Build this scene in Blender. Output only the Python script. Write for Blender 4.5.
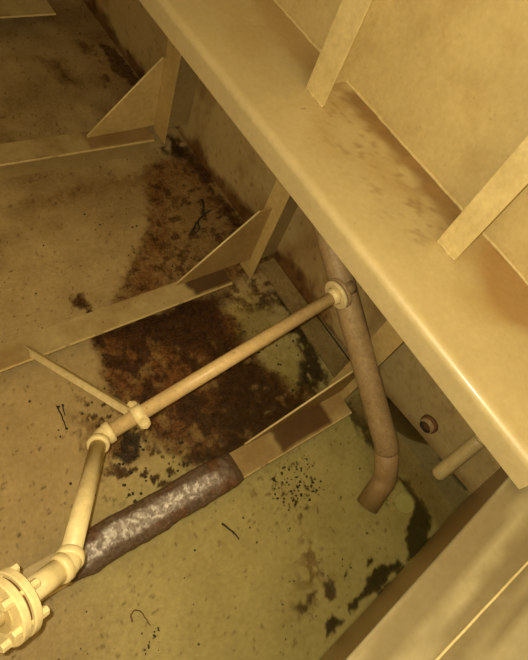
import bpy, math, random
import numpy as np
from mathutils import Vector

for o in list(bpy.data.objects): bpy.data.objects.remove(o)
scene = bpy.context.scene
col = scene.collection
rng = np.random.default_rng(7)
random.seed(7)

# ------------------------------------------------------------------ camera
# frame: x towards the shell wall, y along it, z up from the tank bottom (metres)
CAM = Vector((0.0, 0.0, 3.0))
RIGHT = Vector((0.787607, -0.541528, 0.293976))
DOWN = Vector((-0.352279, -0.787171, -0.506223))
FWD = Vector((0.505543, 0.295143, -0.810751))
cd = bpy.data.cameras.new('camera')
cam = bpy.data.objects.new('camera', cd); col.objects.link(cam)
from mathutils import Matrix
Rm = Matrix((RIGHT, -DOWN, -FWD)).transposed()
cam.matrix_world = Matrix.Translation(CAM) @ Rm.to_4x4()
cd.sensor_fit = 'AUTO'; cd.sensor_width = 36.0
cd.lens = 551.3 / 660.0 * 36.0
cd.clip_start = 0.02
scene.camera = cam

# ------------------------------------------------------------------ world, lights, exposure
w = bpy.data.worlds.new('world'); scene.world = w; w.use_nodes = True
w.node_tree.nodes['Background'].inputs[0].default_value = (0.05, 0.04, 0.02, 1)
w.node_tree.nodes['Background'].inputs[1].default_value = 0.3
ld = bpy.data.lights.new('flash', 'POINT')
ld.energy = 180; ld.color = (1.0, 0.88, 0.575); ld.shadow_soft_size = 0.008
lo = bpy.data.objects.new('flash', ld); col.objects.link(lo)
lo.location = CAM - RIGHT * 0.028 - DOWN * 0.022

vs = scene.view_settings
scene.display_settings.display_device = 'sRGB'
vs.view_transform = 'Standard'; vs.look = 'None'; vs.gamma = 1.0; vs.use_curve_mapping = False
vs.exposure = 0.0

# ------------------------------------------------------------------ numpy noise
def _hash(ix, iy, s):
    h = (ix.astype(np.int64) * 374761393 + iy.astype(np.int64) * 668265263 + s * 1442695041) & 0x7fffffff
    h = ((h ^ (h >> 13)) * 1274126177) & 0x7fffffff
    return ((h ^ (h >> 16)) & 0xffff) / 65535.0
def vnoise(x, y, s=0):
    ix = np.floor(x); iy = np.floor(y); fx = x - ix; fy = y - iy
    fx = fx * fx * (3 - 2 * fx); fy = fy * fy * (3 - 2 * fy)
    a = _hash(ix, iy, s); b = _hash(ix + 1, iy, s); c = _hash(ix, iy + 1, s); d = _hash(ix + 1, iy + 1, s)
    return (a * (1 - fx) + b * fx) * (1 - fy) + (c * (1 - fx) + d * fx) * fy
def fbm(x, y, s=0, o=4):
    t = 0; a = 0.5; n = 0
    for i in range(o):
        t = t + a * vnoise(x * 2 ** i, y * 2 ** i, s + i * 17); n += a; a *= 0.55
    return t / n
def sstep(a, b, x):
    t = np.clip((x - a) / (b - a), 0, 1); return t * t * (3 - 2 * t)
def sdf(px, py, poly):
    P = np.array(poly, float); n = len(P); d = np.full(px.shape, 1e9); ins = np.zeros(px.shape, bool)
    for i in range(n):
        ax, ay = P[i]; bx, by = P[(i + 1) % n]
        ex, ey = bx - ax, by - ay
        t = np.clip(((px - ax) * ex + (py - ay) * ey) / (ex * ex + ey * ey + 1e-12), 0, 1)
        d = np.minimum(d, np.hypot(px - ax - t * ex, py - ay - t * ey))
        c = (ay > py) != (by > py)
        with np.errstate(divide='ignore', invalid='ignore'):
            xi = (bx - ax) * (py - ay) / (by - ay + 1e-12) + ax
        ins ^= c & (px < xi)
    return np.where(ins, -d, d)
def lerp(c, c2, m):
    return c * (1 - m[..., None]) + np.array(c2)[None, :] * m[..., None]

# ------------------------------------------------------------------ materials
PAINT = (0.64, 0.53, 0.28)
def nodes(name):
    m = bpy.data.materials.new(name); m.use_nodes = True
    nt = m.node_tree; b = nt.nodes['Principled BSDF']
    return m, nt, b
def N(nt, t, **k):
    n = nt.nodes.new(t)
    for a, v in k.items(): setattr(n, a, v)
    return n
def mixrgb(nt, blend, fac, a, b):
    n = N(nt, 'ShaderNodeMix', data_type='RGBA', blend_type=blend)
    for i, v in ((0, fac), (6, a), (7, b)):
        if hasattr(v, 'is_output'): nt.links.new(v, n.inputs[i])
        elif i == 0: n.inputs[0].default_value = v
        else: n.inputs[i].default_value = (*v, 1)
    return n.outputs[2]
def ramp(nt, src, a, b, ca=(0, 0, 0), cb=(1, 1, 1)):
    r = N(nt, 'ShaderNodeValToRGB'); e = r.color_ramp.elements
    e[0].position = a; e[0].color = (*ca, 1); e[1].position = b; e[1].color = (*cb, 1)
    nt.links.new(src, r.inputs[0]); return r.outputs[0]
def noise(nt, co, scale, detail=5, rough=0.6, dist=0.0):
    n = N(nt, 'ShaderNodeTexNoise'); n.inputs['Scale'].default_value = scale
    n.inputs['Detail'].default_value = detail; n.inputs['Roughness'].default_value = rough
    n.inputs['Distortion'].default_value = dist
    nt.links.new(co, n.inputs['Vector']); return n.outputs[0]
def paint(name, base=PAINT, attr=False, rust=0.35, rustcol=(0.20, 0.085, 0.025), rough=0.45, spec=0.5,
          specks=0.5, bump=0.15, scale=1.0, mott=1.0, coat=0, grain=0):
    lo = lambda a: tuple(1 - (1 - q) * mott for q in a)
    m, nt, b = nodes(name)
    geo = N(nt, 'ShaderNodeNewGeometry'); co = geo.outputs['Position']
    if attr:
        a = N(nt, 'ShaderNodeVertexColor'); a.layer_name = 'Col'; c = a.outputs[0]
    else:
        rgb = N(nt, 'ShaderNodeRGB'); rgb.outputs[0].default_value = (*base, 1); c = rgb.outputs[0]
    n1 = noise(nt, co, 3.2 * scale, 6, 0.65)
    c = mixrgb(nt, 'MULTIPLY', 1.0, c, ramp(nt, n1, 0.3, 0.7, lo((0.80, 0.77, 0.70)), (1.06, 1.05, 1.02)))
    n2 = noise(nt, co, 38 * scale, 4, 0.6)
    c = mixrgb(nt, 'MULTIPLY', 1.0, c, ramp(nt, n2, 0.3, 0.7, lo((0.86, 0.85, 0.82)), (1.06, 1.06, 1.06)))
    gf = grain; gf2 = grain * 0.8
    if grain and attr:
        # coarse grain belongs to the rusty, coating-free areas
        sp_ = N(nt, 'ShaderNodeSeparateColor'); nt.links.new(a.outputs[0], sp_.inputs[0])
        mr = N(nt, 'ShaderNodeMapRange'); nt.links.new(sp_.outputs[0], mr.inputs[0])
        mr.inputs[1].default_value = 0.14; mr.inputs[2].default_value = 0.36; mr.inputs[3].default_value = grain; mr.inputs[4].default_value = grain * 0.10
        gf = gf2 = mr.outputs[0]
    if grain:
        ng = noise(nt, co, 75, 6, 0.75)
        c = mixrgb(nt, 'MULTIPLY', gf, c, ramp(nt, ng, 0.36, 0.60, (0.35, 0.30, 0.24), (1.35, 1.35, 1.3)))
        ng = noise(nt, co, 24, 7, 0.75, 0.5)
        c = mixrgb(nt, 'MULTIPLY', gf2, c, ramp(nt, ng, 0.38, 0.56, (0.45, 0.38, 0.32), (1.3, 1.25, 1.2)))
    if rust:
        n3 = noise(nt, co, 7 * scale, 8, 0.72, 0.4)
        f = ramp(nt, n3, 0.56, 0.70)
        mm = N(nt, 'ShaderNodeMath', operation='MULTIPLY'); nt.links.new(f, mm.inputs[0]); mm.inputs[1].default_value = rust
        c = mixrgb(nt, 'MIX', mm.outputs[0], c, rustcol)
    if specks:
        v = N(nt, 'ShaderNodeTexVoronoi'); v.inputs['Scale'].default_value = 26 * scale
        nt.links.new(co, v.inputs['Vector'])
        sep = N(nt, 'ShaderNodeSeparateColor'); nt.links.new(v.outputs['Color'], sep.inputs[0])
        # radius per cell from its random colour: most cells carry no speck
        th = N(nt, 'ShaderNodeMapRange'); nt.links.new(sep.outputs[0], th.inputs[0])
        th.inputs[1].default_value = 0.82; th.inputs[2].default_value = 1.0
        th.inputs[3].default_value = 0.0; th.inputs[4].default_value = 0.20
        lt = N(nt, 'ShaderNodeMath', operation='LESS_THAN'); nt.links.new(v.outputs['Distance'], lt.inputs[0]); nt.links.new(th.outputs[0], lt.inputs[1])
        mm = N(nt, 'ShaderNodeMath', operation='MULTIPLY'); nt.links.new(lt.outputs[0], mm.inputs[0]); mm.inputs[1].default_value = specks
        c = mixrgb(nt, 'MIX', mm.outputs[0], c, (0.07, 0.035, 0.012))
    nt.links.new(c, b.inputs['Base Color'])
    b.inputs['Roughness'].default_value = rough
    b.inputs['Specular IOR Level'].default_value = spec
    if coat:
        b.inputs['Coat Weight'].default_value = coat; b.inputs['Coat Roughness'].default_value = 0.14
    if bump:
        bp = N(nt, 'ShaderNodeBump'); bp.inputs['Strength'].default_value = bump; bp.inputs['Distance'].default_value = 0.01
        nb = noise(nt, co, 55 * scale, 5, 0.65); nt.links.new(nb, bp.inputs['Height'])
        nt.links.new(bp.outputs[0], b.inputs['Normal'])
    return m
M = {}
M['floor'] = paint('tank_bottom_coating', attr=True, rust=0.14, specks=0.45, rough=0.55, spec=0.25, bump=0.25, grain=0.9)
M['wall'] = paint('shell_coating', attr=True, rust=0.06, specks=0.12, rough=0.5, spec=0.3, bump=0.08, mott=0.5, grain=0.3)
M['stringer'] = paint('stringer_coating', attr=True, rust=0, specks=0.1, rough=0.46, spec=1.0, bump=0.01, mott=0.4, coat=0.3)
M['paint'] = paint('cream_coating', base=(0.60, 0.48, 0.24), rust=0.12, specks=0.3)
M['clean'] = paint('clean_cream_coating', base=(0.70, 0.58, 0.31), rust=0.03, specks=0.05, rough=0.4)
M['attr'] = paint('stained_coating', attr=True, rust=0.22, specks=0.5)
M['front'] = paint('bulkhead_coating', attr=True, rust=0.03, specks=0.05, rough=0.33, bump=0.02, mott=0.4)
M['pipe'] = paint('pipe_coating', base=(0.78, 0.66, 0.38), rust=0.05, specks=0.12, rough=0.42, bump=0.08)
M['pipe_dirty'] = paint('dirty_pipe_coating', base=(0.37, 0.265, 0.145), rust=0.4, specks=0.4, rough=0.5, bump=0.25, grain=0.25)
M['rust'] = paint('rusty_steel', base=(0.16, 0.07, 0.025), rust=0.5, rustcol=(0.07, 0.03, 0.012), specks=0.4, rough=0.7, bump=0.5)
M['black'] = paint('black_scale_and_bore_shade', base=(0.03, 0.02, 0.01), rust=0, specks=0, rough=0.7, bump=0.4)
M['pipe_far'] = paint('tan_pipe_coating', base=(0.62, 0.46, 0.24), rust=0.15, specks=0.3, rough=0.42, bump=0.08, grain=0.12)
M['bolt'] = paint('painted_bolt', base=(0.78, 0.66, 0.38), rust=0.06, specks=0, rough=0.4, bump=0)
M['light_disc'] = paint('pale_green_coating', base=(0.58, 0.52, 0.22), rust=0.05, specks=0.3, rough=0.5)
# mud
m, nt, b = nodes('wet_mud')
geo = N(nt, 'ShaderNodeNewGeometry'); at = N(nt, 'ShaderNodeVertexColor'); at.layer_name = 'Col'
n1 = noise(nt, geo.outputs['Position'], 62, 8, 0.75, 0.5)
n2 = noise(nt, geo.outputs['Position'], 90, 4, 0.6)
c = mixrgb(nt, 'MULTIPLY', 1.0, at.outputs[0], ramp(nt, n1, 0.36, 0.62, (0.55, 0.50, 0.46), (1.25, 1.25, 1.25)))
c = mixrgb(nt, 'MULTIPLY', 1.0, c, ramp(nt, n2, 0.35, 0.65, (0.7, 0.68, 0.66), (1.15, 1.15, 1.15)))
nt.links.new(c, b.inputs['Base Color'])
b.inputs['Roughness'].default_value = 0.32
bp = N(nt, 'ShaderNodeBump'); bp.inputs['Strength'].default_value = 0.5; bp.inputs['Distance'].default_value = 0.02
nt.links.new(n1, bp.inputs['Height']); nt.links.new(bp.outputs[0], b.inputs['Normal'])
M['mud'] = m
# water: clear surface with a murky green body
m = bpy.data.materials.new('murky_water'); m.use_nodes = True; nt = m.node_tree
nt.nodes.remove(nt.nodes['Principled BSDF']); out = nt.nodes['Material Output']
tr = N(nt, 'ShaderNodeBsdfTransparent'); gl = N(nt, 'ShaderNodeBsdfGlossy'); gl.inputs['Roughness'].default_value = 0.03
fr = N(nt, 'ShaderNodeFresnel'); fr.inputs[0].default_value = 1.33
mx = N(nt, 'ShaderNodeMixShader'); nt.links.new(fr.outputs[0], mx.inputs[0])
nt.links.new(tr.outputs[0], mx.inputs[1]); nt.links.new(gl.outputs[0], mx.inputs[2])
nt.links.new(mx.outputs[0], out.inputs['Surface'])
va = N(nt, 'ShaderNodeVolumeAbsorption'); va.inputs[0].default_value = (0.74, 0.70, 0.22, 1); va.inputs[1].default_value = 1.5
vsn = N(nt, 'ShaderNodeVolumeScatter'); vsn.inputs[0].default_value = (0.82, 0.62, 0.12, 1); vsn.inputs[1].default_value = 0.65
ad = N(nt, 'ShaderNodeAddShader'); nt.links.new(va.outputs[0], ad.inputs[0]); nt.links.new(vsn.outputs[0], ad.inputs[1])
nt.links.new(ad.outputs[0], out.inputs['Volume'])
M['water'] = m

# ------------------------------------------------------------------ object helpers
def thing(name, label, cat, loc, group=None):
    o = bpy.data.objects.new(name, None); col.objects.link(o); o.location = loc; o.empty_display_size = 0.05
    o['label'] = label; o['category'] = cat
    if group: o['group'] = group
    return o
def worldloc(p):
    v = Vector((0, 0, 0))
    while p is not None:
        v = v + p.location; p = p.parent
    return v
def mesh_obj(name, V, F, mat, parent=None, smooth=False, colors=None, label=None):
    V = np.array(V, float)
    if parent is not None: V = V - np.array(worldloc(parent))
    me = bpy.data.meshes.new(name)
    me.from_pydata(V.tolist(), [], [tuple(int(i) for i in f) for f in F] if not isinstance(F, np.ndarray) else F.tolist())
    if colors is not None:
        ca = me.color_attributes.new('Col', 'FLOAT_COLOR', 'POINT')
        c4 = np.ones((len(V), 4), np.float32); c4[:, :3] = np.clip(colors, 0, 1)
        ca.data.foreach_set('color', c4.ravel())
    me.materials.append(M[mat] if isinstance(mat, str) else mat)
    if smooth: me.polygons.foreach_set('use_smooth', [True] * len(me.polygons))
    me.update()
    o = bpy.data.objects.new(name, me); col.objects.link(o)
    if parent is not None: o.parent = parent
    if label: o['label'] = label
    return o
def tag(o, label, cat, group=None, kind=None):
    o['label'] = label; o['category'] = cat
    if group: o['group'] = group
    if kind: o['kind'] = kind
    return o
def struct(o, label):
    o['kind'] = 'structure'; o['label'] = label; return o
def frame_of(d):
    d = d / np.linalg.norm(d)
    a = np.array([0, 0, 1.0]) if abs(d[2]) < 0.9 else np.array([1.0, 0, 0])
    u = np.cross(a, d); u /= np.linalg.norm(u); v = np.cross(d, u)
    return d, u, v
def tube(path, r, seg=20, cap=True):
    P = [np.array(p, float) for p in path]; n = len(P)
    R = r if hasattr(r, '__len__') else [r] * n
    T = []
    for i in range(n):
        t = P[min(i + 1, n - 1)] - P[max(i - 1, 0)]; T.append(t / np.linalg.norm(t))
    _, u, v = frame_of(T[0]); V = []; F = []
    for i in range(n):
        u = u - T[i] * (u @ T[i]); u /= np.linalg.norm(u); v = np.cross(T[i], u)
        for k in range(seg):
            a = 2 * math.pi * k / seg; V.append(P[i] + R[i] * (math.cos(a) * u + math.sin(a) * v))
    for i in range(n - 1):
        for k in range(seg):
            k2 = (k + 1) % seg; F.append((i * seg + k, i * seg + k2, (i + 1) * seg + k2, (i + 1) * seg + k))
    if cap:
        F.append(tuple(range(seg - 1, -1, -1))); F.append(tuple((n - 1) * seg + k for k in range(seg)))
    return V, F
def lathe(p, d, prof, seg=28, close=True):
    """prof: list of (distance along axis, radius)"""
    p = np.array(p, float); d, u, v = frame_of(np.array(d, float)); V = []; F = []; n = len(prof)
    for s, r in prof:
        for k in range(seg):
            a = 2 * math.pi * k / seg; V.append(p + d * s + r * (math.cos(a) * u + math.sin(a) * v))
    for i in range(n - 1):
        for k in range(seg):
            k2 = (k + 1) % seg; F.append((i * seg + k, i * seg + k2, (i + 1) * seg + k2, (i + 1) * seg + k))
    if close:
        F.append(tuple(range(seg - 1, -1, -1))); F.append(tuple((n - 1) * seg + k for k in range(seg)))
    return V, F
def disc_prof(t, r, ch=0.003):
    return [(0, r - ch), (ch, r), (t - ch, r), (t, r - ch)]
def plate(poly, nrm, t):
    P = [np.array(p, float) for p in poly]; nrm = np.array(nrm, float); nrm /= np.linalg.norm(nrm); n = len(P)
    V = P + [p + nrm * t for p in P]
    F = [tuple(range(n - 1, -1, -1)), tuple(range(n, 2 * n))]
    for i in range(n):
        j = (i + 1) % n; F.append((i, j, n + j, n + i))
    return V, F
def box(x0, x1, y0, y1, z0, z1):
    V = [(x, y, z) for z in (z0, z1) for (x, y) in ((x0, y0), (x1, y0), (x1, y1), (x0, y1))]
    F = [(3, 2, 1, 0), (4, 5, 6, 7), (0, 1, 5, 4), (1, 2, 6, 5), (2, 3, 7, 6), (3, 0, 4, 7)]
    return V, F
def bevel(o, wdt=0.003, seg=2):
    m = o.modifiers.new('bevel', 'BEVEL'); m.width = wdt; m.segments = seg; m.limit_method = 'ANGLE'; return o
def grid_faces(nx, ny):
    i, j = np.meshgrid(np.arange(nx - 1), np.arange(ny - 1), indexing='ij')
    a = (i * ny + j).ravel()
    return np.stack([a, a + ny, a + ny + 1, a + 1], 1)
def arc_corner(A, B, C, rad, n=10):
    """points of a fillet at B between A and C"""
    A, B, C = (np.array(q, float) for q in (A, B, C))
    u = (A - B) / np.linalg.norm(A - B); v = (C - B) / np.linalg.norm(C - B)
    ang = math.acos(np.clip(u @ v, -1, 1)); t = rad / math.tan(ang / 2)
    bis = (u + v) / np.linalg.norm(u + v); O = B + bis * rad / math.sin(ang / 2)
    p0 = B + u * t - O; p1 = B + v * t - O; th = math.pi - ang; out = []
    for i in range(n + 1):
        s = i / n; out.append(O + (math.sin((1 - s) * th) * p0 + math.sin(s * th) * p1) / math.sin(th))
    return out

WALL = 2.27            # shell wall plane
# ------------------------------------------------------------------ floor
xs = np.concatenate([np.arange(-2.4, -0.6, 0.05), np.arange(-0.6, WALL, 0.01), [WALL]])
ys = np.concatenate([np.arange(-0.95, -0.7, 0.05), np.arange(-0.7, 2.4, 0.01), np.arange(2.4, 5.2, 0.02), np.arange(5.2, 6.51, 0.05)])
X, Y = np.meshgrid(xs, ys, indexing='ij')
big = fbm(X * 1.6, Y * 1.6, 3); med = fbm(X * 6, Y * 6, 11); fine = fbm(X * 22, Y * 22, 23, 3); fine2 = fbm(X * 40, Y * 40, 31, 2)
wx = X + 0.03 * (fbm(X * 45, Y * 45, 59, 2) - 0.5) + 0.10 * (fbm(X * 4, Y * 4, 41) - 0.5) + 0.05 * (fbm(X * 14, Y * 14, 43, 3) - 0.5)
wy = Y + 0.03 * (fbm(X * 45, Y * 45, 67, 2) - 0.5) + 0.10 * (fbm(X * 4, Y * 4, 47) - 0.5) + 0.05 * (fbm(X * 14, Y * 14, 53, 3) - 0.5)
C = np.zeros(X.shape + (3,)); C[:] = (0.46, 0.35, 0.175)
dirt = sstep(0.35, 0.75, 0.6 * big + 0.4 * med)
C = lerp(C, (0.31, 0.22, 0.10), 0.65 * dirt)
# duller, patchy brown tone over the far bays
far = sstep(1.7, 3.0, wy) * sstep(0.3, 0.7, 0.5 * med + 0.5 * fbm(X * 2.3, Y * 2.3, 91))
C = lerp(C, (0.25, 0.175, 0.085), 0.7 * far)
# pale, clean coating on the flooded low side
low = sstep(0.75, 0.25, wy - 0.35 * (wx - 0.2)) * sstep(-0.1, 0.4, wx)
C = lerp(C, (0.52, 0.44, 0.20), 0.9 * low)
DK = (0.052, 0.024, 0.008); RU = (0.135, 0.058, 0.017); BR = (0.215, 0.130, 0.050); BK = (0.022, 0.016, 0.008)
def stain_or_shadow(poly, color, strength=1.0, soft=0.03, mott=None, mw=0.12, scale=None, warp=True):
    global C
    d = sdf(wx if warp else X, wy if warp else Y, poly)
    m_ = sstep(soft, -soft, d)
    if mott is not None:
        nz = fine * 0.6 + med * 0.4 if scale is None else fbm(X * scale, Y * scale, int(scale) + 5, 4)
        m_ = m_ * sstep(mott - mw, mott + mw, nz)
    C = lerp(C, color, strength * m_)
rust_ab = [(1.83, 2.66), (2.0, 2.72), (2.27, 2.6), (2.27, 1.5), (1.98, 1.55), (1.64, 1.5), (1.2, 1.62), (1.05, 1.66), (1.29, 1.87), (1.57, 2.16)]
stain_or_shadow(rust_ab, BR, 0.8, 0.04)
stain_or_shadow(rust_ab, RU, 0.45, 0.06, 0.50, 0.1)
stain_or_shadow([(1.75, 2.2), (2.0, 2.3), (2.1, 1.9), (1.9, 1.7), (1.6, 1.8)], (0.27, 0.19, 0.08), 0.7, 0.12, 0.45, 0.15)
stain_or_shadow([(1.2, 1.55), (1.32, 1.9), (1.62, 2.2), (1.85, 2.6), (1.98, 2.6), (1.7, 2.1), (1.45, 1.75)], RU, 0.45, 0.04, 0.4)
stain_or_shadow(rust_ab, DK, 0.7, 0.04, 0.62, 0.05, 20)
stain_or_shadow([(2.12, 2.95), (2.27, 2.9), (2.27, 1.75), (2.12, 1.85), (2.17, 2.3)], DK, 0.9, 0.04, 0.4)
rust_bc = [(0.84, 1.5), (1.18, 1.5), (1.62, 1.5), (1.75, 1.2), (1.72, 0.9), (2.0, 0.55), (1.31, 0.43), (0.99, 0.52), (0.84, 0.76), (0.78, 1.02)]
stain_or_shadow(rust_bc, BR, 0.9, 0.06)
stain_or_shadow(rust_bc, RU, 0.95, 0.05, 0.42, 0.1)
stain_or_shadow(rust_bc, DK, 0.9, 0.04, 0.54, 0.06, 13)
stain_or_shadow([(0.86, 1.5), (1.85, 1.5), (1.72, 1.38), (1.56, 1.22), (1.42, 1.12), (1.3, 1.22), (1.05, 1.32)], DK, 0.95, 0.06, 0.25)
stain_or_shadow([(1.40, 1.4), (1.66, 1.4), (1.62, 1.13), (1.72, 0.9), (1.74, 0.63), (2.0, 0.5), (1.31, 0.38), (1.08, 0.44), (1.25, 0.7), (1.40, 0.96)], DK, 0.95, 0.07, 0.36, 0.12)
# pale wet patches left between the mud
stain_or_shadow([(1.72, 1.36), (1.95, 1.42), (2.02, 1.2), (1.88, 1.0), (1.72, 1.1)], (0.36, 0.29, 0.105), 0.85, 0.06, 0.42, 0.12)
stain_or_shadow([(1.82, 0.95), (1.98, 0.9), (1.93, 0.68), (1.80, 0.66)], (0.36, 0.30, 0.105), 0.9, 0.05, 0.36, 0.1)
stain_or_shadow([(1.75, 1.5), (2.1, 1.55), (2.27, 1.5), (2.27, 1.2), (2.0, 1.15), (1.8, 1.3)], DK, 0.7, 0.05, 0.55, 0.06, 15)
stain_or_shadow([(2.10, 1.35), (2.2, 1.19), (2.13, 0.65), (1.96, 0.5), (1.88, 0.66), (2.02, 0.8), (2.04, 1.1)], BK, 0.95, 0.04, 0.42, 0.08)
stain_or_shadow([(2.14, 4.08), (2.23, 4.02), (2.26, 3.62), (2.18, 3.48), (2.14, 3.66), (2.08, 3.78)], BK, 0.98, 0.012)
stain_or_shadow([(1.95, 4.15), (2.12, 4.12), (2.05, 4.0), (2.0, 3.5), (1.94, 3.45), (1.96, 3.8)], DK, 0.85, 0.03, 0.56, 0.04, 12)
stain_or_shadow([(1.80, 4.7), (2.27, 4.7), (2.27, 3.3), (2.0, 3.2), (1.95, 3.6), (1.92, 4.0)], BR, 0.45, 0.1)
stain_or_shadow([(2.10, 2.98), (2.22, 2.95), (2.22, 2.74), (2.10, 2.68), (2.05, 2.84)], BK, 0.85, 0.03, 0.35)
stain_or_shadow([(0.84, 1.80), (0.93, 1.80), (0.92, 1.71), (0.86, 1.70), (0.83, 1.74)], DK, 0.95, 0.02)
stain_or_shadow([(0.88, 1.72), (0.91, 1.70), (0.90, 1.66), (0.88, 1.66)], DK, 0.95, 0.01)
stain_or_shadow([(2.04, -0.16), (2.10, -0.2), (2.11, -0.48), (1.96, -0.60), (1.85, -0.62), (1.77, -0.54), (1.90, -0.44), (2.03, -0.38), (2.05, -0.30)], BK, 0.97, 0.015)
stain_or_shadow([(1.47, -0.50), (1.60, -0.49), (1.75, -0.49), (1.74, -0.53), (1.51, -0.58), (1.40, -0.57)], BK, 0.97, 0.012)
stain_or_shadow([(1.34, -0.54), (1.45, -0.53), (1.42, -0.57), (1.34, -0.58)], BK, 0.97, 0.01)
stain_or_shadow([(1.17, -0.54), (1.22, -0.53), (1.27, -0.57), (1.20, -0.60), (1.13, -0.60)], BK, 0.97, 0.01)
stain_or_shadow([(1.52, -0.41), (1.59, -0.40), (1.59, -0.42), (1.53, -0.45)], BK, 0.97, 0.008)
stain_or_shadow([(1.38, -0.38), (1.43, -0.39), (1.41, -0.42), (1.38, -0.42)], BK, 0.97, 0.008)
stain_or_shadow([(1.29, -0.35), (1.33, -0.37), (1.32, -0.47), (1.27, -0.47), (1.26, -0.41)], DK, 0.95, 0.012)
stain_or_shadow([(1.08, -0.36), (1.22, -0.36), (1.21, -0.43), (1.13, -0.44), (1.07, -0.42)], DK, 0.9, 0.02, 0.42, 0.08)
stain_or_shadow([(1.20, 0.26), (1.55, 0.28), (1.66, 0.14), (1.52, 0.0), (1.35, -0.06), (1.27, 0.05)], DK, 0.85, 0.06, 0.66, 0.03, 38)
stain_or_shadow([(1.27, -0.12), (1.40, -0.16), (1.36, -0.36), (1.16, -0.32)], BR, 0.8, 0.05, 0.50, 0.06, 24)
stain_or_shadow([(0.60, 0.90), (0.75, 0.90), (0.81, 0.82), (0.74, 0.71), (0.67, 0.70), (0.62, 0.80)], BK, 0.97, 0.012, warp=False)  # shadow of the pipe clamp and elbow, painted black on the floor
stain_or_shadow([(0.72, 0.80), (0.92, 0.66), (1.06, 0.5), (0.87, 0.46), (0.58, 0.55), (0.56, 0.72)], DK, 0.95, 0.05, 0.59, 0.025, 21)
stain_or_shadow([(0.62, 1.2), (0.82, 1.05), (0.84, 0.75), (0.6, 0.72), (0.5, 0.9)], BR, 0.8, 0.08, 0.50, 0.06, 17)
stain_or_shadow([(0.62, 1.2), (0.82, 1.05), (0.84, 0.75), (0.6, 0.72), (0.5, 0.9)], DK, 0.9, 0.08, 0.62, 0.03, 27)
stain_or_shadow([(2.05, 0.42), (2.12, 0.40), (2.13, 0.17), (2.08, -0.05), (2.01, -0.08), (2.03, 0.13)], BK, 0.9, 0.02, 0.3)
stain_or_shadow([(1.58, 4.0), (1.71, 3.92), (1.78, 3.62), (1.63, 3.66)], DK, 0.65, 0.08, 0.3)
stain_or_shadow([(0.9, 2.62), (1.9, 2.66), (1.85, 2.5), (1.4, 2.55), (1.0, 2.5)], BR, 0.6, 0.06, 0.4)
stain_or_shadow([(2.10, 0.42), (2.3, 0.42), (2.3, -0.7), (2.12, -0.7), (2.08, -0.2)], (0.24, 0.155, 0.06), 0.75, 0.05)
# dark specks of loose scale all over
C = lerp(C, DK, 0.5 * sstep(0.78, 0.84, fbm(X * 45, Y * 45, 77, 2)))
Z = 0.010 * (fine - 0.5) * sstep(0.35, 0.1, C[..., 0]) + 0.004 * (med - 0.5)
floor = mesh_obj('floor', np.stack([X.ravel(), Y.ravel(), Z.ravel()], 1), grid_faces(len(xs), len(ys)), 'floor', smooth=True, colors=C.reshape(-1, 3))
struct(floor, 'stained cream tank bottom with rust, mud and black bare patches, and a painted clamp shadow')

# ------------------------------------------------------------------ shell wall
ys2 = np.concatenate([np.arange(-1.2, 3.2, 0.016), np.arange(3.2, 6.51, 0.03)])
zs2 = np.concatenate([np.arange(-0.02, 1.5, 0.016), np.arange(1.5, 4.01, 0.03)])
Yw, Zw = np.meshgrid(ys2, zs2, indexing='ij')
Cw = np.zeros(Yw.shape + (3,)); Cw[:] = (0.61, 0.495, 0.25)
b1 = fbm(Yw * 3, Zw * 3, 5); b2 = fbm(Yw * 13, Zw * 13, 15); st = fbm(Yw * 9, Zw * 1.2, 25)
lowz = sstep(1.5, 1.3, Zw)
Cw = lerp(Cw, (0.39, 0.265, 0.115), lowz * (0.45 + 0.5 * sstep(0.35, 0.7, b1)))
Cw = lerp(Cw, (0.26, 0.15, 0.06), lowz * 0.65 * sstep(0.52, 0.72, 0.5 * st + 0.5 * b1))
foot = sstep(0.05, -0.05, Zw - 0.07 - 0.30 * (b1 - 0.35) - 0.10 * (b2 - 0.5)) * sstep(0.3, 0.7, Yw + 0.3 * (b1 - 0.5))
Cw = lerp(Cw, RU, 0.85 * foot)
Cw = lerp(Cw, DK, 0.6 * foot * sstep(0.5, 0.65, b2))
Cw = lerp(Cw, (0.10, 0.05, 0.018), lowz * 0.6 * sstep(0.72, 0.80, fbm(Yw * 34, Zw * 34, 35, 3)))
# clean tide-washed band near the suction corner
cl = sstep(0.75, 0.45, Yw) * sstep(-0.3, -0.2, Zw) * lowz
Cw = lerp(Cw, (0.46, 0.36, 0.175), 0.75 * cl)
Cw = lerp(Cw, (0.27, 0.175, 0.07), 0.8 * cl * sstep(0.28, 0.16, Zw + 0.12 * Yw + 0.08 * (b2 - 0.5)))
Cw = lerp(Cw, BR, 0.3 * cl * sstep(0.60, 0.72, fbm(Yw * 30, Zw * 30, 39, 3)))
up = 1 - lowz
Cw = lerp(Cw, (0.40, 0.25, 0.09), up * 0.22 * sstep(0.55, 0.75, fbm(Yw * 6, Zw * 6, 45)))
bulge = 0.006 * (fbm(Yw * 1.3, Zw * 1.3, 55) - 0.5)
wall = mesh_obj('wall_right', np.stack([(WALL + bulge).ravel(), Yw.ravel(), Zw.ravel()], 1), grid_faces(len(ys2), len(zs2)), 'wall', smooth=True, colors=Cw.reshape(-1, 3))
struct(wall, 'cream coated shell wall with rust along its foot')

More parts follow.
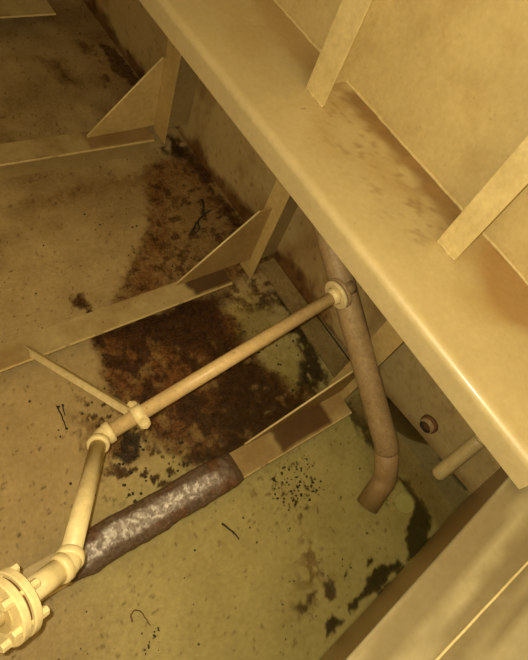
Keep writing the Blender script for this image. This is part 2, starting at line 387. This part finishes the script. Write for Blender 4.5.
# ------------------------------------------------------------------ transverse bulkhead: raked lower plate, ledge, upper plate
def yf(x): return -0.635 + 0.10 * (x - 1.04)
def yk(x): return -0.372 + 0.09 * (x - 1.1)
LEDGE = 1.28
px = np.concatenate([np.arange(-2.4, 0.3, 0.1), np.arange(0.3, WALL, 0.025), [WALL]])
def front_profile(x):
    A = np.array([0, yf(x), -0.03]); B = np.array([0, yk(x), LEDGE]); D = np.array([0, -1.15, LEDGE]); E2 = np.array([0, -1.15, 4.0])
    pts = [A + (B - A) * t for t in np.linspace(0, 0.985, 26)]
    pts += arc_corner(A, B, D, 0.010, 6)
    pts += [B + (D - B) * t for t in np.linspace(0.03, 1, 26)]
    pts += [D + (E2 - D) * t for t in np.linspace(0.05, 1, 12)]
    return [(x, q[1], q[2]) for q in pts]
Vf = np.array([front_profile(x) for x in px]); nq = Vf.shape[1]
Vf = Vf.reshape(-1, 3)
n1 = fbm(Vf[:, 0] * 1.6, (Vf[:, 1] - 0.1 * Vf[:, 0]) * 14 + Vf[:, 2] * 2, 61); n2 = fbm(Vf[:, 0] * 8, Vf[:, 2] * 8 + Vf[:, 1] * 8, 63)
Cf = np.zeros((len(Vf), 3)); Cf[:] = (0.40, 0.35, 0.22)
onl = (Vf[:, 2] > LEDGE - 0.02) & (Vf[:, 2] < LEDGE + 0.01)
Cf = lerp(Cf, (0.21, 0.17, 0.095), onl * sstep(0.36, 0.60, n1) * 0.9)
lowf = Vf[:, 2] < LEDGE - 0.02
Cf = lerp(Cf, (0.36, 0.22, 0.085), lowf * (0.75 + 0.25 * n2))  # raked lower plate coloured browner than the ledge
front = mesh_obj('wall_front', Vf, grid_faces(len(px), nq), 'front', smooth=True, colors=Cf)
struct(front, 'smooth cream transverse bulkhead with a ledge, brown below')
wb = tube([(x, -0.578 + 0.012 * (x - 1.2), LEDGE + 0.002 + 0.001 * math.sin(37 * x)) for x in np.arange(-0.3, WALL - 0.02, 0.03)], 0.0045, 8)
mesh_obj('weld_bead', *wb, 'pipe', front, True)
# remaining sides of the tank
V, F = plate([(-2.4, -1.15, 0), (-2.4, 6.5, 0), (-2.4, 6.5, 4), (-2.4, -1.15, 4)], (-1, 0, 0), 0.02)
struct(mesh_obj('wall_left', V, F, 'paint'), 'cream coated inner tank wall')
V, F = plate([(-2.4, 6.5, 0), (WALL, 6.5, 0), (WALL, 6.5, 4), (-2.4, 6.5, 4)], (0, 1, 0), 0.02)
struct(mesh_obj('wall_back', V, F, 'paint'), 'cream coated far tank wall')
V, F = plate([(-2.4, -1.15, 4), (WALL, -1.15, 4), (WALL, 6.5, 4), (-2.4, 6.5, 4)], (0, 0, 1), 0.02)
struct(mesh_obj('ceiling', V, F, 'paint'), 'cream coated tank top')

# ------------------------------------------------------------------ stringer (deep horizontal girder with rounded lip)
SX = 1.585; SZ = 1.44; SB = 1.305; SR = 0.038
prof = [(WALL, SZ)] + [(x, SZ) for x in np.linspace(WALL - 0.015, SX + SR + 0.01, 34)]
for i in range(0, 11):
    a = math.pi / 2 * i / 10
    prof.append((SX + SR - SR * math.sin(a), SZ - SR + SR * math.cos(a)))
prof += [(SX, z) for z in np.linspace(SZ - SR - 0.015, SB, 4)]
th = 0.014
prof += [(SX + th, SB), (SX + th, SZ - SR)] + [(SX + SR, SZ - th), (WALL, SZ - th)]
P2 = np.array(prof); npf = len(P2)
ysS = np.concatenate([np.arange(-0.378, 2.6, 0.02), np.arange(2.6, 6.5, 0.06), [6.5]])
Vs = np.zeros((len(ysS), npf, 3)); Vs[:, :, 0] = P2[None, :, 0]; Vs[:, :, 2] = P2[None, :, 1]; Vs[:, :, 1] = ysS[:, None]
skew = (ysS[:, None] < -0.36)
Vs = Vs.reshape(-1, 3)
sx, sy = Vs[:, 0], Vs[:, 1]
nz1 = fbm(sx * 4, sy * 4, 71); nz2 = fbm(sx * 16, sy * 16, 73)
Cs = np.zeros((len(Vs), 3)); Cs[:] = (0.585, 0.485, 0.27)
top = Vs[:, 2] > SZ - 0.006
Cs = lerp(Cs, (0.52, 0.39, 0.18), top * 0.75 * sstep(0.38, 0.72, nz1) * sstep(1.66, 1.9, sx))
wsx = sx + 0.16 * (nz1 - 0.5) + 0.06 * (nz2 - 0.5); wsy = sy + 0.16 * (fbm(sx * 4, sy * 4, 75) - 0.5)
d = sdf(wsx, wsy, [(2.18, 1.58), (2.4, 1.56), (2.4, 0.66), (2.12, 0.62), (2.12, 0.9), (2.17, 1.2), (2.15, 1.45)])
Cs = lerp(Cs, (0.23, 0.125, 0.045), top * 0.9 * sstep(0.05, -0.05, d))
Cs = lerp(Cs, (0.36, 0.21, 0.075), top * 0.6 * sstep(0.18, -0.1, d) * sstep(0.4, 0.6, nz2))
d = sdf(wsx, wsy, [(2.05, 0.42), (2.4, 0.52), (2.4, -0.2), (2.10, -0.1), (2.0, 0.15)])
Cs = lerp(Cs, (0.37, 0.20, 0.065), top * 0.8 * sstep(0.08, -0.06, d))
d = sdf(wsx, wsy, [(2.15, 2.6), (2.4, 2.6), (2.4, 1.72), (2.2, 1.66), (2.02, 1.7), (2.1, 2.0)])
Cs = lerp(Cs, (0.40, 0.24, 0.085), top * 0.65 * sstep(0.08, -0.06, d))
Cs = lerp(Cs, (0.26, 0.14, 0.05), top * 0.5 * sstep(0.60, 0.72, fbm(sx * 30, sy * 30, 79, 3)) * sstep(0.25, 0.0, sdf(wsx, wsy, [(2.1, 1.5), (2.3, 1.5), (2.3, 0.7), (1.95, 0.75), (1.95, 1.2)])))
i, j = np.meshgrid(np.arange(len(ysS) - 1), np.arange(npf), indexing='ij'); j2 = (j + 1) % npf
Fs = np.stack([(i * npf + j).ravel(), (i * npf + j2).ravel(), ((i + 1) * npf + j2).ravel(), ((i + 1) * npf + j).ravel()], 1).tolist()
Fs += [tuple(range(npf)), tuple((len(ysS) - 1) * npf + k for k in range(npf - 1, -1, -1))]
strg = thing('stringer', 'wide cream horizontal stringer plate with rounded lip running along the shell wall', 'girder', (WALL, 0, SZ))
so = mesh_obj('girder_plate', Vs, Fs, 'stringer', strg, True, Cs)
so.data.set_sharp_from_angle(angle=math.radians(50))
bead = []
for y in np.arange(-0.37, 4.0, 0.012):
    bead.append((WALL - 0.004 + 0.007 * (fbm(np.array([y * 18.0]), np.array([0.5]), 81)[0] - 0.5), y, SZ + 0.004 + 0.010 * (fbm(np.array([y * 12.0]), np.array([3.5]), 83)[0] - 0.5)))
mesh_obj('weld_bead', *tube(bead, 0.009, 8), 'clean', strg, True)

# ------------------------------------------------------------------ frames: floor stiffener (web + flange) and wall stiffener + bracket
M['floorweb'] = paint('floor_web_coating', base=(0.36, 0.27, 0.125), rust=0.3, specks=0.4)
def flange_mesh(x0, x1, y0, y1, ztop, t, patch, seed, shade):
    gx = np.arange(x0, x1 + 0.006, 0.0125); gx[-1] = x1
    ring = [(y0, ztop - t), (y0, ztop - 0.003), (y0 + 0.003, ztop)] + [(y, ztop) for y in np.linspace(y0 + 0.012, y1, 10)] + [(y1, ztop - t)]
    ring = np.array(ring); n = len(ring)
    V = np.zeros((len(gx), n, 3)); V[:, :, 0] = gx[:, None]; V[:, :, 1] = ring[None, :, 0]; V[:, :, 2] = ring[None, :, 1]
    V = V.reshape(-1, 3)
    a = fbm(V[:, 0] * 5, V[:, 1] * 5, seed); b_ = fbm(V[:, 0] * 20, V[:, 1] * 20, seed + 1)
    Cc = np.zeros((len(V), 3)); Cc[:] = shade
    Cc = lerp(Cc, (0.27, 0.17, 0.065), 0.7 * sstep(0.4, 0.68, a))
    if patch:
        p0, p1, colr, stg = patch
        u = V[:, 0] + 0.06 * (a - 0.5) + 0.05 * (b_ - 0.5)
        inner = sstep(p0 - 0.02, p0 + 0.02, u) * sstep(p1 + 0.015, p1 - 0.015, u) * sstep(y0 + 0.004, y0 + 0.02, V[:, 1] + 0.02 * (b_ - 0.5))
        Cc = lerp(Cc, colr, stg * inner)
    edge = (V[:, 1] < y0 + 0.008) & (b_ < 0.72)
    Cc = lerp(Cc, (0.66, 0.52, 0.25), 0.85 * edge)
    F = []
    for i in range(len(gx) - 1):
        for k in range(n):
            k2 = (k + 1) % n; F.append((i * n + k, (i + 1) * n + k, (i + 1) * n + k2, i * n + k2))
    F.append(tuple(range(n))); F.append(tuple((len(gx) - 1) * n + k for k in range(n - 1, -1, -1)))
    return V, F, Cc
def frame_floor(y0, width, xend, label, patch, seed, shade=(0.43, 0.335, 0.165), web=None, rot=0):
    web = width - 0.014 if web is None else web
    t = thing('floor_stiffener', label, 'stiffener', (xend, y0 + width - 0.012, 0), 'stiffeners across the tank bottom')
    V, F, Cc = flange_mesh(-2.36, xend, y0, y0 + width, 0.2, 0.012, patch, seed, shade)
    fo = mesh_obj('flange', V, F, 'attr', t, False, Cc)
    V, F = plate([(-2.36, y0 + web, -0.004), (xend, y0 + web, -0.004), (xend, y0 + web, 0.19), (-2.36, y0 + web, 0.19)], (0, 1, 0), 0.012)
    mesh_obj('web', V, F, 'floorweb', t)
    t.rotation_euler.z = rot
    return t
def frame_wall(y0, y1, label, zb, apex, toe, ybr, grp='upright stiffeners below the stringer', nose=0.0):
    t = thing('wall_stiffener', label, 'stiffener', (WALL, (y0 + y1) / 2, zb), grp)
    V, F = plate([(1.97, y0, zb), (1.97, y1, zb), (1.97, y1, SZ - th), (1.97, y0, SZ - th)], (1, 0, 0), 0.012)
    bevel(mesh_obj('flange', V, F, 'bracketpaint', t), 0.0025)
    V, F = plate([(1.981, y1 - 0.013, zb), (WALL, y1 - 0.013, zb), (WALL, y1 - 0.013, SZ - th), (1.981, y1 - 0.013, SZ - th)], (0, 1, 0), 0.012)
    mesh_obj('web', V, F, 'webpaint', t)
    if apex:
        V, F = plate([(toe[0], ybr, 0.2), (1.969, ybr, 0.2), (1.969, ybr, apex), (1.955 - nose, ybr, apex), (toe[0], ybr, 0.2 + 0.012)], (0, 1, 0), 0.012)
        bo = mesh_obj('bracket', V, F, 'bracketpaint' if ybr > 2 else 'bracket_rusty', t); bevel(bo, 0.002)
        V, F = tube([(toe[0], ybr + 0.006, 0.214), (1.955 - nose, ybr + 0.006, apex + 0.002)], 0.0062, 8)
        mesh_obj('bracket_edge', V, F, 'clean', bo, True, label='pale worn free edge')
    return t
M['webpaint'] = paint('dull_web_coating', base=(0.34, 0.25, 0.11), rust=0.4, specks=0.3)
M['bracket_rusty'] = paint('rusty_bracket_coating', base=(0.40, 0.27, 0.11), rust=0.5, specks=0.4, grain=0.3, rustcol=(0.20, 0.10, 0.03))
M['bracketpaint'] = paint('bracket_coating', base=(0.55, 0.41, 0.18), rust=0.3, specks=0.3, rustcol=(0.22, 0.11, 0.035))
frame_floor(4.22, 0.42, 1.82, 'wide cream floor stiffener at the far end of the tank bottom', None, 101, (0.52, 0.42, 0.21))
frame_floor(2.715, 0.18, 1.90, 'floor stiffener with pale front edge, second from the far end', (1.42, 1.9, (0.24, 0.15, 0.065), 0.75), 103, web=0.075, rot=-0.045)
frame_floor(1.40, 0.15, 1.75, 'floor stiffener with dark mud at its bracketed end, pipe strut standing on it', (1.46, 1.78, (0.07, 0.035, 0.014), 0.95), 105, (0.40, 0.315, 0.155))
frame_floor(0.30, 0.155, 1.93, 'nearest floor stiffener, half flooded and carrying the long mud heap', (1.40, 1.78, (0.09, 0.042, 0.015), 0.92), 107, (0.44, 0.34, 0.16))
frame_wall(2.70, 2.86, 'upright stiffener with triangular bracket, farthest along the shell wall', 0.16, 0.755, (1.445, 0), 2.855)
frame_wall(1.45, 1.585, 'upright stiffener with triangular bracket above the dark rust patch', 0.07, 0.705, (1.395, 0), 1.522, nose=0.08)
frame_wall(0.40, 0.54, 'upright stiffener with bracket behind the rusty suction pipe', 0.10, 0.62, (1.22, 0), 0.448)
# upper stiffeners on the stringer
def frame_upper(y0, y1, label):
    t = thing('wall_stiffener', label, 'stiffener', (WALL, (y0 + y1) / 2, SZ), 'upright stiffeners above the stringer')
    zt = 3.98
    V, F = plate([(1.985, y0, SZ + 0.003), (1.985, y1, SZ + 0.003), (1.985, y1, zt), (1.985, y0, zt)], (1, 0, 0), 0.012)
    bevel(mesh_obj('flange', V, F, 'clean', t), 0.0025)
    V, F = plate([(1.996, y1 - 0.012, SZ + 0.003), (WALL, y1 - 0.012, SZ + 0.003), (WALL, y1 - 0.012, zt), (1.996, y1 - 0.012, zt)], (0, 1, 0), 0.012)
    mesh_obj('web', V, F, 'clean', t)
    wbp = [(1.984, y, SZ + 0.004 + 0.002 * math.sin(90 * y)) for y in np.linspace(y0, y1, 12)]
    mesh_obj('weld_bead', *tube(wbp, 0.006, 8), 'clean', t, True)
frame_upper(1.508, 1.655, 'upright stiffener standing on the stringer near the top edge')
frame_upper(0.50, 0.62, 'upright stiffener standing on the stringer at the right')
# flat toe bar along the foot of the wall
V = []; F = []
tb = mesh_obj('toe_strip', *plate([(2.105, 0.44, 0.002), (2.262, 0.44, 0.03), (2.262, 1.555, 0.03), (2.14, 1.555, 0.002)], (0, 0, 1), 0.014), M['toe'] if 'toe' in M else paint('toe_strip_coating', base=(0.27, 0.195, 0.085), rust=0.5, specks=0.5, grain=0.4))
tag(tb, 'dull beige flat strip lying along the foot of the shell wall', 'strip')

# ------------------------------------------------------------------ mud heap on the nearest stiffener
gx = np.linspace(0.16, 1.125, 150); gy = np.linspace(0.285, 0.475, 30)
GX, GY = np.meshgrid(gx, gy, indexing='ij')
u = (GX - 0.16) / 0.965; v = (GY - 0.285) / 0.19
edgeu = np.minimum(1, np.minimum(u / 0.05, (1 - u) / 0.06)); edgeu = np.sqrt(np.clip(edgeu, 0, 1))
cross = np.clip(1 - np.abs(2 * v - 1) ** 2.6, 0, 1) ** 0.6
wid = np.clip(0.75 + 0.25 * np.sqrt(np.clip(np.minimum(u / 0.1, (1 - u) / 0.08), 0, 1)), 0, 1)
GYs = 0.38 + (GY - 0.38) * wid + 0.016 * (fbm(GX * 14, GY * 14, 111) - 0.5)
GZ = 0.197 + edgeu * cross * (0.022 + 0.024 * fbm(GX * 9, GY * 9, 113) + 0.018 * (fbm(GX * 40, GY * 40, 115, 3)))
Cm = np.zeros(GX.shape + (3,)); Cm[:] = (0.15, 0.10, 0.065)
mid = sstep(0.30, 0.12, np.abs(v - 0.47 + 0.25 * (fbm(GX * 7, GY * 7, 117) - 0.5))) * sstep(0.0, 0.12, u) * sstep(0.93, 0.78, u)
Cm = lerp(Cm, (0.42, 0.37, 0.35), 0.9 * mid)
Cm = lerp(Cm, (0.85, 0.83, 0.83), 0.9 * mid * sstep(0.50, 0.60, fbm(GX * 58, GY * 58, 119, 3)))
Cm = lerp(Cm, (0.16, 0.075, 0.03), 0.7 * sstep(0.55, 0.68, fbm(GX * 12, GY * 12, 121)) * (1 - mid))
tv = np.stack([GX.ravel(), GYs.ravel(), GZ.ravel()], 1); nb = len(tv)
Fm = grid_faces(len(gx), len(gy)).tolist()
bv = tv.copy(); bv[:, 2] = 0.1965
ny = len(gy); nx = len(gx)
Fb = [(f[3] + nb, f[2] + nb, f[1] + nb, f[0] + nb) for f in Fm]
ringi = [i * ny for i in range(nx)] + [(nx - 1) * ny + j for j in range(1, ny)] + [i * ny + ny - 1 for i in range(nx - 2, -1, -1)] + [j for j in range(ny - 2, 0, -1)]
Fr = [(ringi[(k + 1) % len(ringi)], ringi[k], ringi[k] + nb, ringi[(k + 1) % len(ringi)] + nb) for k in range(len(ringi))]
mud = mesh_obj('mud_heap', np.concatenate([tv, bv]), Fm + Fb + Fr, 'mud', None, True, np.concatenate([Cm.reshape(-1, 3)] * 2))
tag(mud, 'long heap of wet brown and silvery mud lying on the nearest floor stiffener', 'mud')

# ------------------------------------------------------------------ suction pipe (thick, slanting down into the water)
sp = thing('suction_pipe', 'thick rusty cream suction pipe slanting down from under the stringer into the water', 'pipe', (1.80, -0.17, 0.07))
pa = np.array((1.87, 1.56, 1.386)); pb = np.array((1.87, 0.03, 0.376)); pc = np.array((1.88, -0.115, 0.165)); pe = np.array((1.745, -0.185, 0.035))
path = [pa + (pb - pa) * t for t in np.linspace(0, 0.94, 14)] + arc_corner(pa, pb, pc, 0.14, 6)
mesh_obj('pipe_run', *tube(path, 0.068, 28), 'pipe_dirty', sp, True)
path2 = [path[-1]] + arc_corner(path[-1], pc, pe, 0.09, 8) + [pe]
M['pipe_rust'] = paint('rusty_pipe_foot', base=(0.34, 0.225, 0.105), rust=0.6, specks=0.4, rough=0.5, bump=0.3)
mesh_obj('bend', *tube(path2, 0.0685, 28), 'pipe_rust', sp, True, label='rust brown bend at the pipe foot')
# striking plate on the floor
sd = mesh_obj('striking_plate', *lathe((1.985, -0.30, 0.006), (0, 0, 1), disc_prof(0.014, 0.062), 32), 'light_disc')
tag(sd, 'small round pale plate on the flooded floor beside the suction pipe foot', 'plate')

# ------------------------------------------------------------------ small bore pipe with elbows, flanges and clamp
P1 = np.array((1.795, 0.775, 0.911)); E1 = np.array((0.475, 0.710, 0.656)); E2 = np.array((0.133, 0.269, 1.022))
FL = np.array((-0.056, 0.235, 1.120)); PR = 0.034
def unit(a): return a / np.linalg.norm(a)
d1 = unit(E1 - P1); d2 = unit(E2 - E1); d3 = unit(FL - E2)
bp_ = thing('drain_pipe', 'thin cream pipe with two elbows, from the suction pipe to a bolted flange', 'pipe', tuple(E1))
def elbow(A, B, Cc, name='elbow'):
    a = arc_corner(A, B, Cc, 0.060, 12)
    eo = mesh_obj(name, *tube(a, 0.043, 24), 'pipe', bp_, True)
    for q, dr in ((a[0], unit(np.array(A) - B)), (a[-1], unit(np.array(Cc) - B))):
        mesh_obj('collar', *lathe(q - dr * 0.012, dr, [(0, 0.042), (0.004, 0.048), (0.026, 0.048), (0.032, 0.044), (0.032, 0.034)], 24), 'pipe', eo, True)
    return a
a1 = elbow(P1, E1, E2); a2 = elbow(E1, E2, FL)
mesh_obj('pipe_run', *tube([P1 + d1 * 0.02, a1[0] - d1 * 0.0], PR, 24), M['pipe_far'] if 'pipe_far' in M else 'pipe', bp_, True)
mesh_obj('pipe_run', *tube([a1[-1], a2[0]], PR, 24), 'pipe', bp_, True)
mesh_obj('pipe_run', *tube([a2[-1], FL - d3 * 0.034], 0.039, 24), 'pipe', bp_, True)
def bolt(p, d, parent, length, r=0.015, ln=0.026):
    """nut and shank end on each side of a flange pair"""
    V, F = lathe(p - d * (length / 2 + ln), d, [(0, r * 0.9), (0.002, r), (ln, r), (ln, r * 0.6), (ln + length, r * 0.6), (ln + length, r), (length + 2 * ln - 0.002, r), (length + 2 * ln, r * 0.9)], 6)
    mesh_obj('bolt', V, F, 'bolt', parent)
def flange_pair(c, d, R, t, gap, nb_, phase, parent, br):
    d = unit(d); f1 = mesh_obj('flange', *lathe(c - d * (t + gap / 2), d, disc_prof(t, R, 0.004), 40), 'pipe', parent, True)
    f2 = mesh_obj('flange', *lathe(c + d * (gap / 2), d, disc_prof(t, R, 0.004), 40), 'pipe', parent, True)
    for f in (f1, f2): f.data.set_sharp_from_angle(angle=math.radians(35))
    mesh_obj('gasket', *lathe(c - d * gap / 2, d, [(0, R * 0.86), (gap, R * 0.86)], 32), 'rust', parent, True)
    _, u, v = frame_of(d)
    for k in range(nb_):
        a = phase + 2 * math.pi * k / nb_
        bolt(c + br * (math.cos(a) * u + math.sin(a) * v), d, f1, 2 * t + gap)
flange_pair(FL, d3, 0.104, 0.027, 0.011, 6, 0.50, bp_, 0.086)
mesh_obj('pipe_run', *tube([FL + d3 * 0.03, FL + d3 * 0.24], 0.032, 24), 'pipe', bp_, True)
mesh_obj('hub', *lathe(FL - d3 * 0.062, d3, [(0, 0.0395), (0.03, 0.050)], 24), 'pipe', bp_, True)
mesh_obj('raised_face', *lathe(FL + d3 * 0.030, d3, disc_prof(0.006, 0.058, 0.002), 32), 'paint', bp_, False)
# flange at the suction pipe: two discs, no bolts to be made out
dz = unit(np.array((1.87, 0.79, 0.88)) - P1)
fa = mesh_obj('flange', *lathe(P1 - (-d1) * 0.022, -d1, disc_prof(0.019, 0.080, 0.004), 36), 'pipe', bp_, True)
fb = mesh_obj('flange', *lathe(P1 + (-d1) * 0.003, -d1, disc_prof(0.019, 0.083, 0.004), 36), 'pipe_dirty', bp_, True)
for f in (fa, fb): f.data.set_sharp_from_angle(angle=math.radians(35))
mesh_obj('hub', *lathe(P1 + d1 * 0.05, -d1, [(0, 0.035), (0.03, 0.05)], 24), 'pipe', bp_, True)
mesh_obj('branch_stub', *tube([P1 - d1 * 0.015, P1 - d1 * 0.09], 0.042, 20), 'pipe_dirty', bp_, True)

# ------------------------------------------------------------------ strut and clamp holding the small pipe
K = P1 + d1 * (np.linalg.norm(E1 - P1) - 0.185)
foot_ = np.array((0.47, 1.475, 0.201))
st_ = thing('pipe_strut', 'thin cream angle bar strut with clamp holding the thin pipe up from a floor stiffener', 'strut', tuple(foot_))
bd = unit(foot_ - K)                       # from clamp down to the foot
side = unit(np.cross(d1, bd))              # across pipe and bar
upn = unit(np.cross(bd, d1))
# clamp ring and two lugs
mesh_obj('clamp_ring', *lathe(K - d1 * 0.025, d1, [(0, PR + 0.001), (0.0, PR + 0.009), (0.05, PR + 0.009), (0.05, PR + 0.001)], 24), 'pipe', st_, True)
_, cu, cv = frame_of(d1)
lug_dir = unit(bd - d1 * (bd @ d1))
nlug = np.cross(d1, lug_dir)
for s in (1, -1):
    pts = []
    hw = 0.026
    c0 = K + lug_dir * s * (PR + 0.004); c1 = K + lug_dir * s * (PR + 0.034)
    pts.append(c0 - d1 * hw); 
    for a in np.linspace(-math.pi / 2, math.pi / 2, 9):
        pts.append(c1 + d1 * hw * math.sin(a) + lug_dir * s * hw * 0.8 * math.cos(a))
    pts.append(c0 + d1 * hw)
    V, F = plate([p - nlug * 0.013 for p in pts], nlug, 0.026)
    lg = bevel(mesh_obj('clamp_lug', V, F, 'pipe', st_), 0.004)
    V, F = lathe(K + lug_dir * s * (PR + 0.036) - nlug * 0.024, nlug, [(0, 0.010), (0.002, 0.012), (0.046, 0.012), (0.048, 0.010)], 6)
    mesh_obj('bolt', V, F, 'bolt', lg)
top_ = K + lug_dir * 0.045
ln = np.linalg.norm(foot_ - top_); bdir = unit(foot_ - top_)
e1 = unit(np.array((0.55, -0.35, 0.76)) - bdir * (bdir @ np.array((0.55, -0.35, 0.76)))); e2 = np.cross(bdir, e1)
def leg_plate(e, n_):
    return plate([top_ - n_ * 0.0025, top_ + e * 0.042 - n_ * 0.0025, foot_ + e * 0.042 - n_ * 0.0025, foot_ - n_ * 0.0025], n_, 0.005)
mesh_obj('angle_leg', *leg_plate(-e2, e1), 'paint', st_)
mesh_obj('angle_leg', *leg_plate(-e1, e2), 'pipe', st_)

# ------------------------------------------------------------------ stubs on the shell wall
sl = thing('pipe_sleeve', 'short open pipe sleeve with dark bore on the shell wall', 'pipe stub', (WALL, -0.005, 0.33))
mesh_obj('sleeve', *lathe((WALL + 0.01, -0.005, 0.315), (-1, 0, 0), [(0, 0.048), (0.060, 0.048), (0.062, 0.046), (0.062, 0.040), (0.058, 0.039)], 24, False), 'pipe_dirty', sl, True)
mesh_obj('bore', *lathe((WALL + 0.01, -0.005, 0.315), (-1, 0, 0), [(0.059, 0.0392), (0.012, 0.0388), (0.011, 0.001)], 24, False), 'black', sl, True)  # inside wall coloured black for the shade within the open sleeve
mesh_obj('rim_collar', *lathe((WALL - 0.001, -0.005, 0.315), (-1, 0, 0), [(0, 0.060), (0.02, 0.058), (0.022, 0.048)], 24), 'rust', sl, True)
st2 = thing('drain_stub', 'cream pipe stub poking from the shell wall down into the water', 'pipe stub', (WALL, -0.25, 0.45))
s0 = np.array((WALL + 0.01, -0.222, 0.60)); s1 = np.array((2.10, -0.262, 0.275))
mesh_obj('pipe_run', *tube([s0 + (s1 - s0) * t for t in np.linspace(0, 0.93, 6)] + [s0 + (s1 - s0) * 0.98, s1], [0.043] * 6 + [0.036, 0.02], 22), 'paint', st2, True)
mesh_obj('weld_collar', *lathe(s0 + (s1 - s0) * 0.03, s1 - s0, [(0, 0.052), (0.012, 0.050), (0.02, 0.043)], 22), 'paint', st2, True)

# ------------------------------------------------------------------ loose twigs and wire on the floor
def twig(name, pts, r, label, cat, mat='black', branch=None):
    P = [np.array((x, y, z)) for x, y, z in pts]
    Q = []
    for a, b in zip(P[:-1], P[1:]):
        for t in np.linspace(0, 1, 5)[:-1]: Q.append(a + (b - a) * t + np.array((random.uniform(-1, 1), random.uniform(-1, 1), 0)) * r * 0.5)
    Q.append(P[-1])
    rr = [r * (1 - 0.5 * k / len(Q)) for k in range(len(Q))]
    if branch is None:
        return tag(mesh_obj(name, *tube(Q, rr, 7), mat, None, True), label, cat)
    t = thing(name, label, cat, pts[0])
    mesh_obj('stem', *tube(Q, rr, 7), mat, t, True)
    for bpts in branch: mesh_obj('side_shoot', *tube([np.array(p) for p in bpts], [r * 0.8] * (len(bpts) - 1) + [r * 0.4], 7), mat, t, True)
    return t
twig('twig', [(2.07, 2.24, 0.012), (2.01, 2.11, 0.012), (1.90, 2.05, 0.012), (1.79, 1.97, 0.012)], 0.009, 'black forked twig lying on the rust patch near the shell wall', 'twig',
     branch=[[(2.01, 2.11, 0.012), (2.08, 2.12, 0.018)], [(1.92, 2.06, 0.012), (1.90, 2.00, 0.016), (1.85, 1.97, 0.012)]])
twig('twig', [(0.488, 1.18, 0.008), (0.485, 1.11, 0.008), (0.477, 1.04, 0.008)], 0.005, 'short thin dark twig on the dry floor left of the pipe, longer of two', 'twig')
twig('twig', [(0.514, 1.175, 0.008), (0.501, 1.108, 0.008)], 0.004, 'short thin dark twig on the dry floor left of the pipe, shorter of two', 'twig')
twig('twig', [(0.95, 0.18, 0.008), (0.98, 0.12, 0.008), (0.99, 0.06, 0.008)], 0.006, 'small bent twig under the water beside the mud heap', 'twig')
twig('wire_loop', [(0.34, 0.02, 0.006), (0.35, 0.05, 0.006), (0.375, 0.06, 0.006), (0.395, 0.04, 0.006), (0.40, 0.0, 0.006), (0.405, -0.04, 0.006)], 0.004, 'thin dark loop of wire on the floor near the bottom edge', 'wire', 'rust')
# loose flakes of scale: countless, one object
FV = []; FF = []
def flake(x, y, s):
    n = random.randint(5, 7); b0 = len(FV); a0 = random.random() * 6.3
    for z in (0.0, 0.004):
        for k in range(n):
            a = a0 + 2 * math.pi * k / n; r = s * random.uniform(0.45, 1.3)
            FV.append((x + r * math.cos(a), y + r * math.sin(a), 0.001 + z))
    FF.append(tuple(b0 + n + k for k in range(n)))
    for k in range(n):
        k2 = (k + 1) % n; FF.append((b0 + k, b0 + k2, b0 + n + k2, b0 + n + k))
def scatter(x0, x1, y0, y1, n, s0, s1):
    for _ in range(n): flake(random.uniform(x0, x1), random.uniform(y0, y1), random.uniform(s0, s1))
scatter(0.0, 2.0, -0.5, 0.25, 70, 0.002, 0.007)
scatter(1.30, 1.62, 0.02, 0.26, 90, 0.003, 0.009)
scatter(0.58, 1.05, 0.48, 0.78, 40, 0.003, 0.011)
scatter(0.3, 0.85, 0.6, 1.3, 25, 0.003, 0.008)
scatter(0.2, 1.5, 1.6, 2.6, 22, 0.003, 0.008)
scatter(1.2, 2.1, 1.6, 2.5, 40, 0.003, 0.009)
scatter(1.7, 2.1, 0.5, 1.4, 30, 0.003, 0.009)
for k in range(12): flake(0.43 - 0.009 * k + random.uniform(-0.01, 0.01), -0.07 - 0.005 * k + random.uniform(-0.008, 0.008), random.uniform(0.004, 0.010))
fl = mesh_obj('scale_flakes', FV, FF, 'black')
tag(fl, 'scattered dark flakes of loose rust scale on the tank bottom', 'scale', kind='stuff')

# ------------------------------------------------------------------ bilge water, standing level while the hull lies slightly out of trim
WA, WB, WX, WY = 0.06, 0.12, 0.90, 0.80
def zw(x, y): return WA * (x - WX) - WB * (y - WY)
poly = [(-2.39, yf(-2.39) + 0.03), (WALL - 0.002, yf(WALL) + 0.03), (WALL - 0.002, 1.6), (-2.39, 1.6)]
def clip(poly, fn):
    out = []
    for a, b in zip(poly, poly[1:] + poly[:1]):
        fa, fb = fn(*a), fn(*b)
        if fa >= 0: out.append(a)
        if (fa >= 0) != (fb >= 0):
            t = fa / (fa - fb); out.append((a[0] + (b[0] - a[0]) * t, a[1] + (b[1] - a[1]) * t))
    return out
pc2 = clip(poly, lambda x, y: zw(x, y) + 0.004)
n = len(pc2)
# front edge of the surface follows the raked bulkhead upwards
def rake(x, z): return yf(x) + (yk(x) - yf(x)) * (z + 0.03) / (LEDGE + 0.03) + 0.001
Vw = []
for x, y in pc2:
    z = zw(x, y)
    if y < yf(x) + 0.05:
        y = rake(x, z); z = zw(x, y)
    Vw.append((x, y, z))
for x, y in pc2:
    Vw.append((x, (rake(x, -0.008) if y < yf(x) + 0.05 else y), -0.008))
Fw = [tuple(range(n)), tuple(range(2 * n - 1, n - 1, -1))] + [(n + k, n + (k + 1) % n, (k + 1) % n, k) for k in range(n)]
water = mesh_obj('bilge_water', Vw, Fw, 'water')
tag(water, 'murky green shallow water pooled in the low corner of the tank bottom', 'water')
